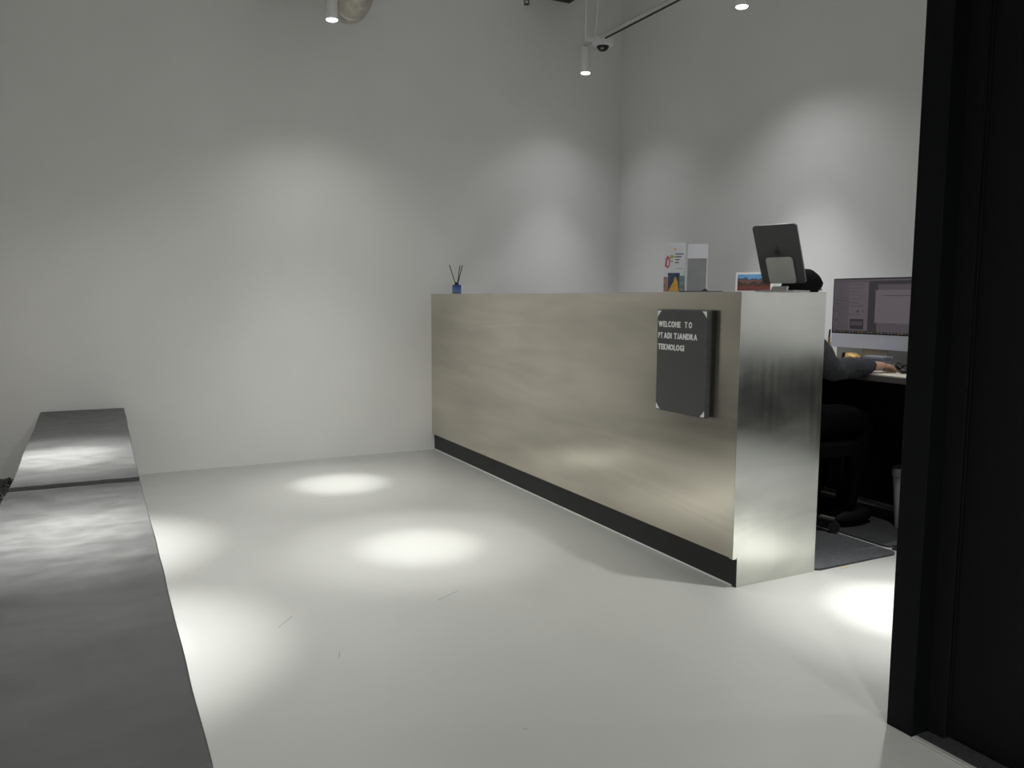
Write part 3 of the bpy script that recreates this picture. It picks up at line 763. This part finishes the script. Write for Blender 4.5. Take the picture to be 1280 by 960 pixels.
# joints (world): facing +x, right side is -y
J = [
 (0.745, 0.52, 0.53, 0.135, 0.105),    # 0 pelvis
 (0.750, 0.515, 0.66, 0.125, 0.10),    # 1 waist
 (0.775, 0.510, 0.80, 0.145, 0.105),   # 2 chest
 (0.790, 0.505, 0.92, 0.120, 0.085),   # 3 upper chest
 (0.805, 0.502, 0.995, 0.055, 0.055),  # 4 neck
 (0.825, 0.500, 1.065, 0.058, 0.060),  # 5 jaw base
 (HX, HY, HZ, 0.085, 0.075),           # 6 skull
 (HX-0.005, HY, HZ+0.055, 0.070, 0.062), # 7 crown
 (0.795, 0.375, 0.915, 0.062, 0.062),  # 8 R shoulder
 (0.880, 0.355, 0.790, 0.050, 0.050),  # 9 R upper arm mid-low
 (0.945, 0.352, 0.795, 0.046, 0.046),  # 10 R elbow
 (1.045, 0.350, 0.802, 0.040, 0.040),  # 11 R forearm
 (1.150, 0.338, 0.804, 0.026, 0.023),  # 12 R wrist
 (0.795, 0.640, 0.915, 0.062, 0.062),  # 13 L shoulder
 (0.850, 0.690, 0.770, 0.050, 0.050),  # 14
 (0.930, 0.690, 0.740, 0.046, 0.046),  # 15 L elbow
 (1.060, 0.640, 0.805, 0.036, 0.036),  # 16
 (1.130, 0.610, 0.800, 0.026, 0.023),  # 17 L wrist
 (0.790, 0.425, 0.53, 0.085, 0.085),   # 18 R hip
 (1.020, 0.410, 0.545, 0.072, 0.072),  # 19 R thigh
 (1.180, 0.405, 0.525, 0.060, 0.060),  # 20 R knee
 (1.130, 0.405, 0.300, 0.048, 0.052),  # 21 R calf
 (1.080, 0.405, 0.100, 0.036, 0.036),  # 22 R ankle
 (0.790, 0.615, 0.53, 0.085, 0.085),   # 23 L hip
 (1.020, 0.635, 0.545, 0.072, 0.072),  # 24
 (1.180, 0.640, 0.525, 0.060, 0.060),  # 25
 (1.140, 0.640, 0.300, 0.048, 0.052),  # 26
 (1.100, 0.640, 0.100, 0.036, 0.036),  # 27
]
E = [(0, 1), (1, 2), (2, 3), (3, 4), (4, 5), (5, 6), (6, 7), (3, 8), (8, 9), (9, 10), (10, 11), (11, 12), (3, 13), (13, 14), (14, 15), (15, 16), (16, 17),
     (0, 18), (18, 19), (19, 20), (20, 21), (21, 22), (0, 23), (23, 24), (24, 25), (25, 26), (26, 27)]
body = list(J)
edges = list(E)
def hand(wrist_i, base, fwd, side, up, curl):
    """palm plus five jointed fingers grown from the wrist; side = direction of the thumb"""
    global body, edges
    b = Vector(base); f = Vector(fwd).normalized(); s = Vector(side).normalized(); u = Vector(up).normalized()
    def add(p, r, prev):
        body.append((*p, r, r)); edges.append((prev, len(body)-1)); return len(body)-1
    palm = add(b+f*0.035, 0.024, wrist_i)
    for k, (off, ln) in enumerate(((0.032, 0.070), (0.011, 0.078), (-0.011, 0.072), (-0.031, 0.058))):
        p = b+f*0.075+s*off+u*0.004
        i = add(p, 0.0098, palm)
        c1, c2 = curl, curl*2.0
        d1 = f*math.cos(c1)-u*math.sin(c1); d2 = f*math.cos(c2)-u*math.sin(c2)
        p1 = p+d1*ln*0.48; i = add(p1, 0.0084, i)
        p2 = p1+d2*ln*0.30; i = add(p2, 0.0076, i)
        p3 = p2+d2*ln*0.22; add(p3, 0.0066, i)
    t0 = b+f*0.022+s*0.030; i = add(t0, 0.0125, palm)
    t1 = t0+(f*0.6+s*0.55-u*0.25).normalized()*0.034; i = add(t1, 0.0105, i)
    t2 = t1+(f*0.95+s*0.1-u*0.25).normalized()*0.026; add(t2, 0.0085, i)
hand(12, (1.157, 0.337, 0.806), (1, -0.05, -0.08), (0.2, 1, 0), (0, 0, 1), 0.32)
hand(17, (1.138, 0.606, 0.806), (1, -0.25, -0.08), (-0.2, -1, 0), (0, 0, 1), 0.35)
bme = shift(skin_mesh(body, edges, 0, 2))
bo = mesh_obj('body', bme, M['skin'], ps)
# face: nose, ears, brow on the same frame (children of the body)
def ell(c, r, n=2):
    bm = bmesh.new(); bmesh.ops.create_icosphere(bm, subdivisions=n, radius=1, matrix=Matrix.Translation(Vector(c)-PO) @ Matrix.Diagonal((*r, 1))); return bm
obj('nose', ell((HX+0.082, HY, HZ-0.028), (0.018, 0.012, 0.019)), M['skin'], bo, smooth=True)
for s in (-1, 1):
    obj('ear', ell((HX-0.002, HY+s*0.076, HZ-0.010), (0.018, 0.008, 0.030)), M['skin'], bo, smooth=True)
    obj('eye', ell((HX+0.076, HY+s*0.030, HZ+0.014), (0.008, 0.013, 0.007)), M['eye'], bo, smooth=True)
obj('mouth', ell((HX+0.075, HY, HZ-0.052), (0.008, 0.022, 0.006)), pmat('lips', (0.32, 0.12, 0.10), 0.5), bo, smooth=True)
# hair: cap swelling over the back of the head to the nape
hb = bmesh.new()
bmesh.ops.create_uvsphere(hb, u_segments=32, v_segments=20, radius=1, matrix=Matrix.Identity(4))
for v in hb.verts:
    d = v.co.copy()
    front = max(0.0, d.x)
    rx = 0.108 if d.x < 0 else 0.094
    p = Vector((d.x*rx, d.y*0.094, d.z*(0.100 if d.z > 0 else 0.135)))
    if d.z < 0.25 and d.x > -0.05:      # open the face
        p *= 1-0.42*min(1, (0.25-d.z)*2.0)*min(1, (d.x+0.05)*2)
    p += 0.003*Vector(noise.noise_vector(d*4))
    v.co = p + Vector((HX-0.004, HY, HZ+0.012)) - PO
obj('hair', hb, M['hair'], ps, smooth=True)
# hoodie: thicker shell over torso and sleeves
def fat(i, d, z=0.0):
    j = J[i]; return (j[0], j[1], j[2]+z, j[3]+d, (j[4] if len(j) > 4 else j[3])+d)
hj = [fat(0, 0.014), fat(1, 0.016), fat(2, 0.014), fat(3, 0.014), (0.803, 0.502, 0.985, 0.078, 0.078), fat(8, 0.014), fat(9, 0.012), fat(10, 0.011), fat(11, 0.010), (1.160, 0.337, 0.803, 0.036, 0.034),
      fat(13, 0.014), fat(14, 0.012), fat(15, 0.011), fat(16, 0.010), (1.110, 0.618, 0.801, 0.036, 0.034)]
he = [(0, 1), (1, 2), (2, 3), (3, 4), (3, 5), (5, 6), (6, 7), (7, 8), (8, 9), (3, 10), (10, 11), (11, 12), (12, 13), (13, 14)]
hm = shift(skin_mesh(hj, he, 0, 3))
for v in hm.vertices: v.co += 0.004*Vector(noise.noise_vector(v.co*22)) + 0.005*Vector(noise.noise_vector(v.co*46))
mesh_obj('hoodie', hm, M['hoodie'], ps)
tj = [fat(0, 0.012), fat(18, 0.010), fat(19, 0.010), fat(20, 0.010), fat(21, 0.012), (1.080, 0.405, 0.085, 0.052, 0.052), fat(23, 0.010), fat(24, 0.010), fat(25, 0.010), fat(26, 0.012), (1.100, 0.640, 0.085, 0.052, 0.052)]
te = [(0, 1), (1, 2), (2, 3), (3, 4), (4, 5), (0, 6), (6, 7), (7, 8), (8, 9), (9, 10)]
mesh_obj('trousers', shift(skin_mesh(tj, te, 0, 2)), M['trouser'], ps)
for ax, ay in ((1.080, 0.405), (1.100, 0.640)):
    bm = bmesh.new()
    bmesh.ops.create_icosphere(bm, subdivisions=3, radius=1, matrix=Matrix.Translation(Vector((ax+0.055, ay, 0.052))-PO) @ Matrix.Diagonal((0.135, 0.046, 0.046, 1)))
    for v in bm.verts: v.co.z = max(v.co.z, 0.0095)
    obj('shoe', bm, M['shoe'], ps, smooth=True)

# ------------------------------------------------------------------ small marks on the floor
fl = bpy.data.objects['floor']
for (x, y, a, l) in ((-1.62, 0.44, 0.9, 0.10), (-1.02, 0.42, 0.5, 0.12), (-1.20, -0.55, 0.2, 0.012), (-1.52, 0.1, 1.3, 0.05)):
    obj('scratch', bx(-l/2, l/2, -0.0012, 0.0012, 0, 0.0004), M['scratch'], fl, loc=(x, y, 0), rot=(0, 0, a))
